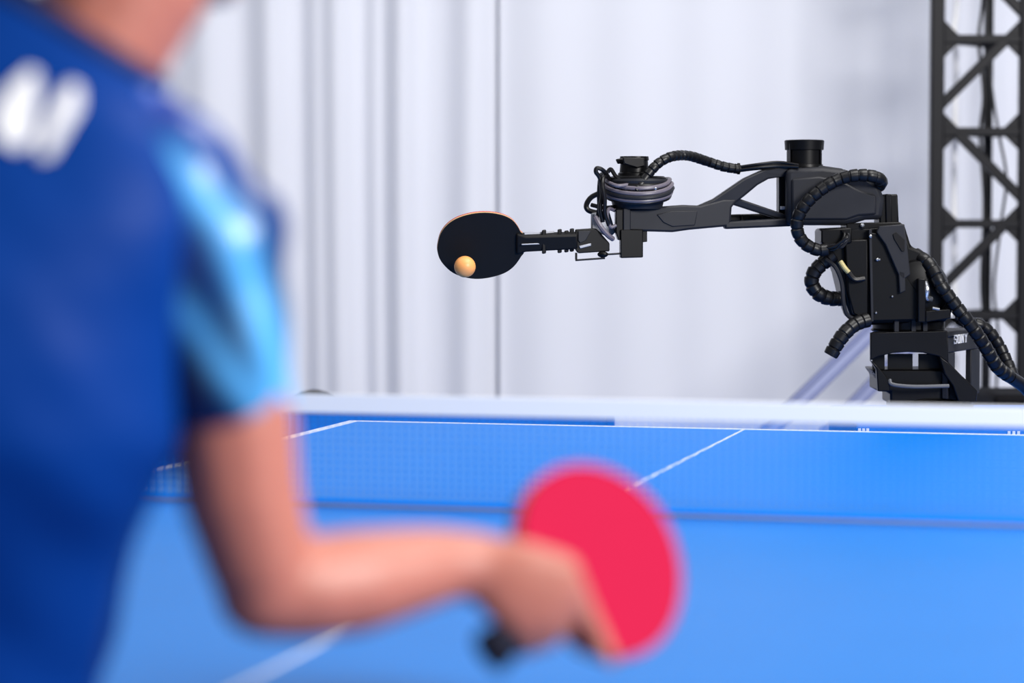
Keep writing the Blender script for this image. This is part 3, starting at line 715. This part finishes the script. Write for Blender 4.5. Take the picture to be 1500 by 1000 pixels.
# shorts and shoes
bm = NB(); n = 40
add_rings(bm, [ring(-214,1120,1.755,330,.112,n=n), ring(-216,1200,1.755,335,.118,n=n), ring(-216,1290,1.755,330,.118,n=n)], False, False)
sh = obj('shorts', bm, 'shorts_navy', person); q = sh.modifiers.new('cloth', 'SOLIDIFY'); q.thickness = .003
for s in (-1, 1):
    h0 = hip + RIGHT*s*.085 - UPC*.05; kn = Vector((hip.x, hip.y, 0)) + RIGHT*s*.155 + AWAY*.13 + UPC*.46
    bm = NB(); P = [h0.lerp(kn, t) for t in (0, .3, .6, .85)]
    sweep(P, [.118, .112, .102, .1], 28, bm, False)
    lg = obj('short_leg', bm, 'shorts_navy', sh); q = lg.modifiers.new('cloth', 'SOLIDIFY'); q.thickness = .003
for an, s in feet:
    g = Vector((an.x, an.y, 0)); bm = NB(); rr = []
    for t, wd, h in ((-.085,.026,.05),(-.07,.038,.085),(-.02,.042,.10),(.05,.045,.085),(.12,.05,.06),(.17,.044,.048),(.20,.024,.035)):
        c = g + AWAY*t; rr.append([c + RIGHT*wd*x + UPC*(.012 + h*y) for x, y in ((-.9,0),(-1,.3),(-.8,.75),(-.35,1),(.35,1),(.8,.75),(1,.3),(.9,0))])
    add_rings(bm, rr); shoe = obj('shoe', bm, 'shoe_white', person); u = shoe.modifiers.new('s', 'SUBSURF'); u.levels = 2; u.render_levels = 2
    bm = NB(); outl = []
    for t, wd in ((-.09,.02),(-.075,.038),(0,.044),(.08,.05),(.15,.05),(.195,.03),(.207,.012)): outl.append((t, wd))
    pts = [g + AWAY*t + RIGHT*wd for t, wd in outl] + [g + AWAY*t - RIGHT*wd for t, wd in outl[::-1]]
    add_poly(bm, pts, UPC*.018); obj('sole', bm, 'shoe_sole', shoe, bevel=.003)

# bat held by the player: red rubber towards the camera
BC = W(877, 820, 1.950); ia = (RIGHT*.835 + UPV*.55).normalized(); ax_h = (ia*.725 + AWAY*.689).normalized()
ax_w = (RIGHT*.55 - UPV*.835).normalized(); ax_w = (ax_w - ax_h*ax_w.dot(ax_h)).normalized(); bn2 = ax_h.cross(ax_w).normalized()
if bn2.dot(AWAY) < 0: bn2 = -bn2
pbat = empty('table_tennis_bat', BC, 'blurred red bat in the player\'s right hand', 'bat')
def blade(base_cut):
    P = []
    for k in range(48):
        a = 2*math.pi*k/48; x = .0765*math.cos(a); y = .0775*math.sin(a)*(1 - .05*math.cos(a))
        P.append((max(x, base_cut), y))
    return P
def B2(x, y, z): return BC + ax_h*x + ax_w*y + bn2*z
obj('blade', add_poly(NB(), [B2(x, y, -.003) for x, y in blade(-.079)], bn2*.006), 'bat_wood', pbat, bevel=.0006)
obj('red_rubber', add_poly(NB(), [B2(x, y, -.007) for x, y in blade(-.068)], bn2*.0039), 'rubber_red', pbat, bevel=.0006)
obj('black_rubber', add_poly(NB(), [B2(x, y, .0031) for x, y in blade(-.068)], bn2*.0039), 'rubber_black', pbat, bevel=.0006)
rr = []
for x, wd, th in ((-.070,.016,.010),(-.082,.013,.0115),(-.10,.0135,.012),(-.122,.015,.012),(-.137,.0175,.0125),(-.140,.0165,.0115)):
    rr.append([B2(x, wd*math.cos(a), th*math.sin(a)) for a in [2*math.pi*k/20 for k in range(20)]])
bm = NB(); add_rings(bm, rr); obj('handle', bm, 'grip_dark', pbat, label='dark flared handle')
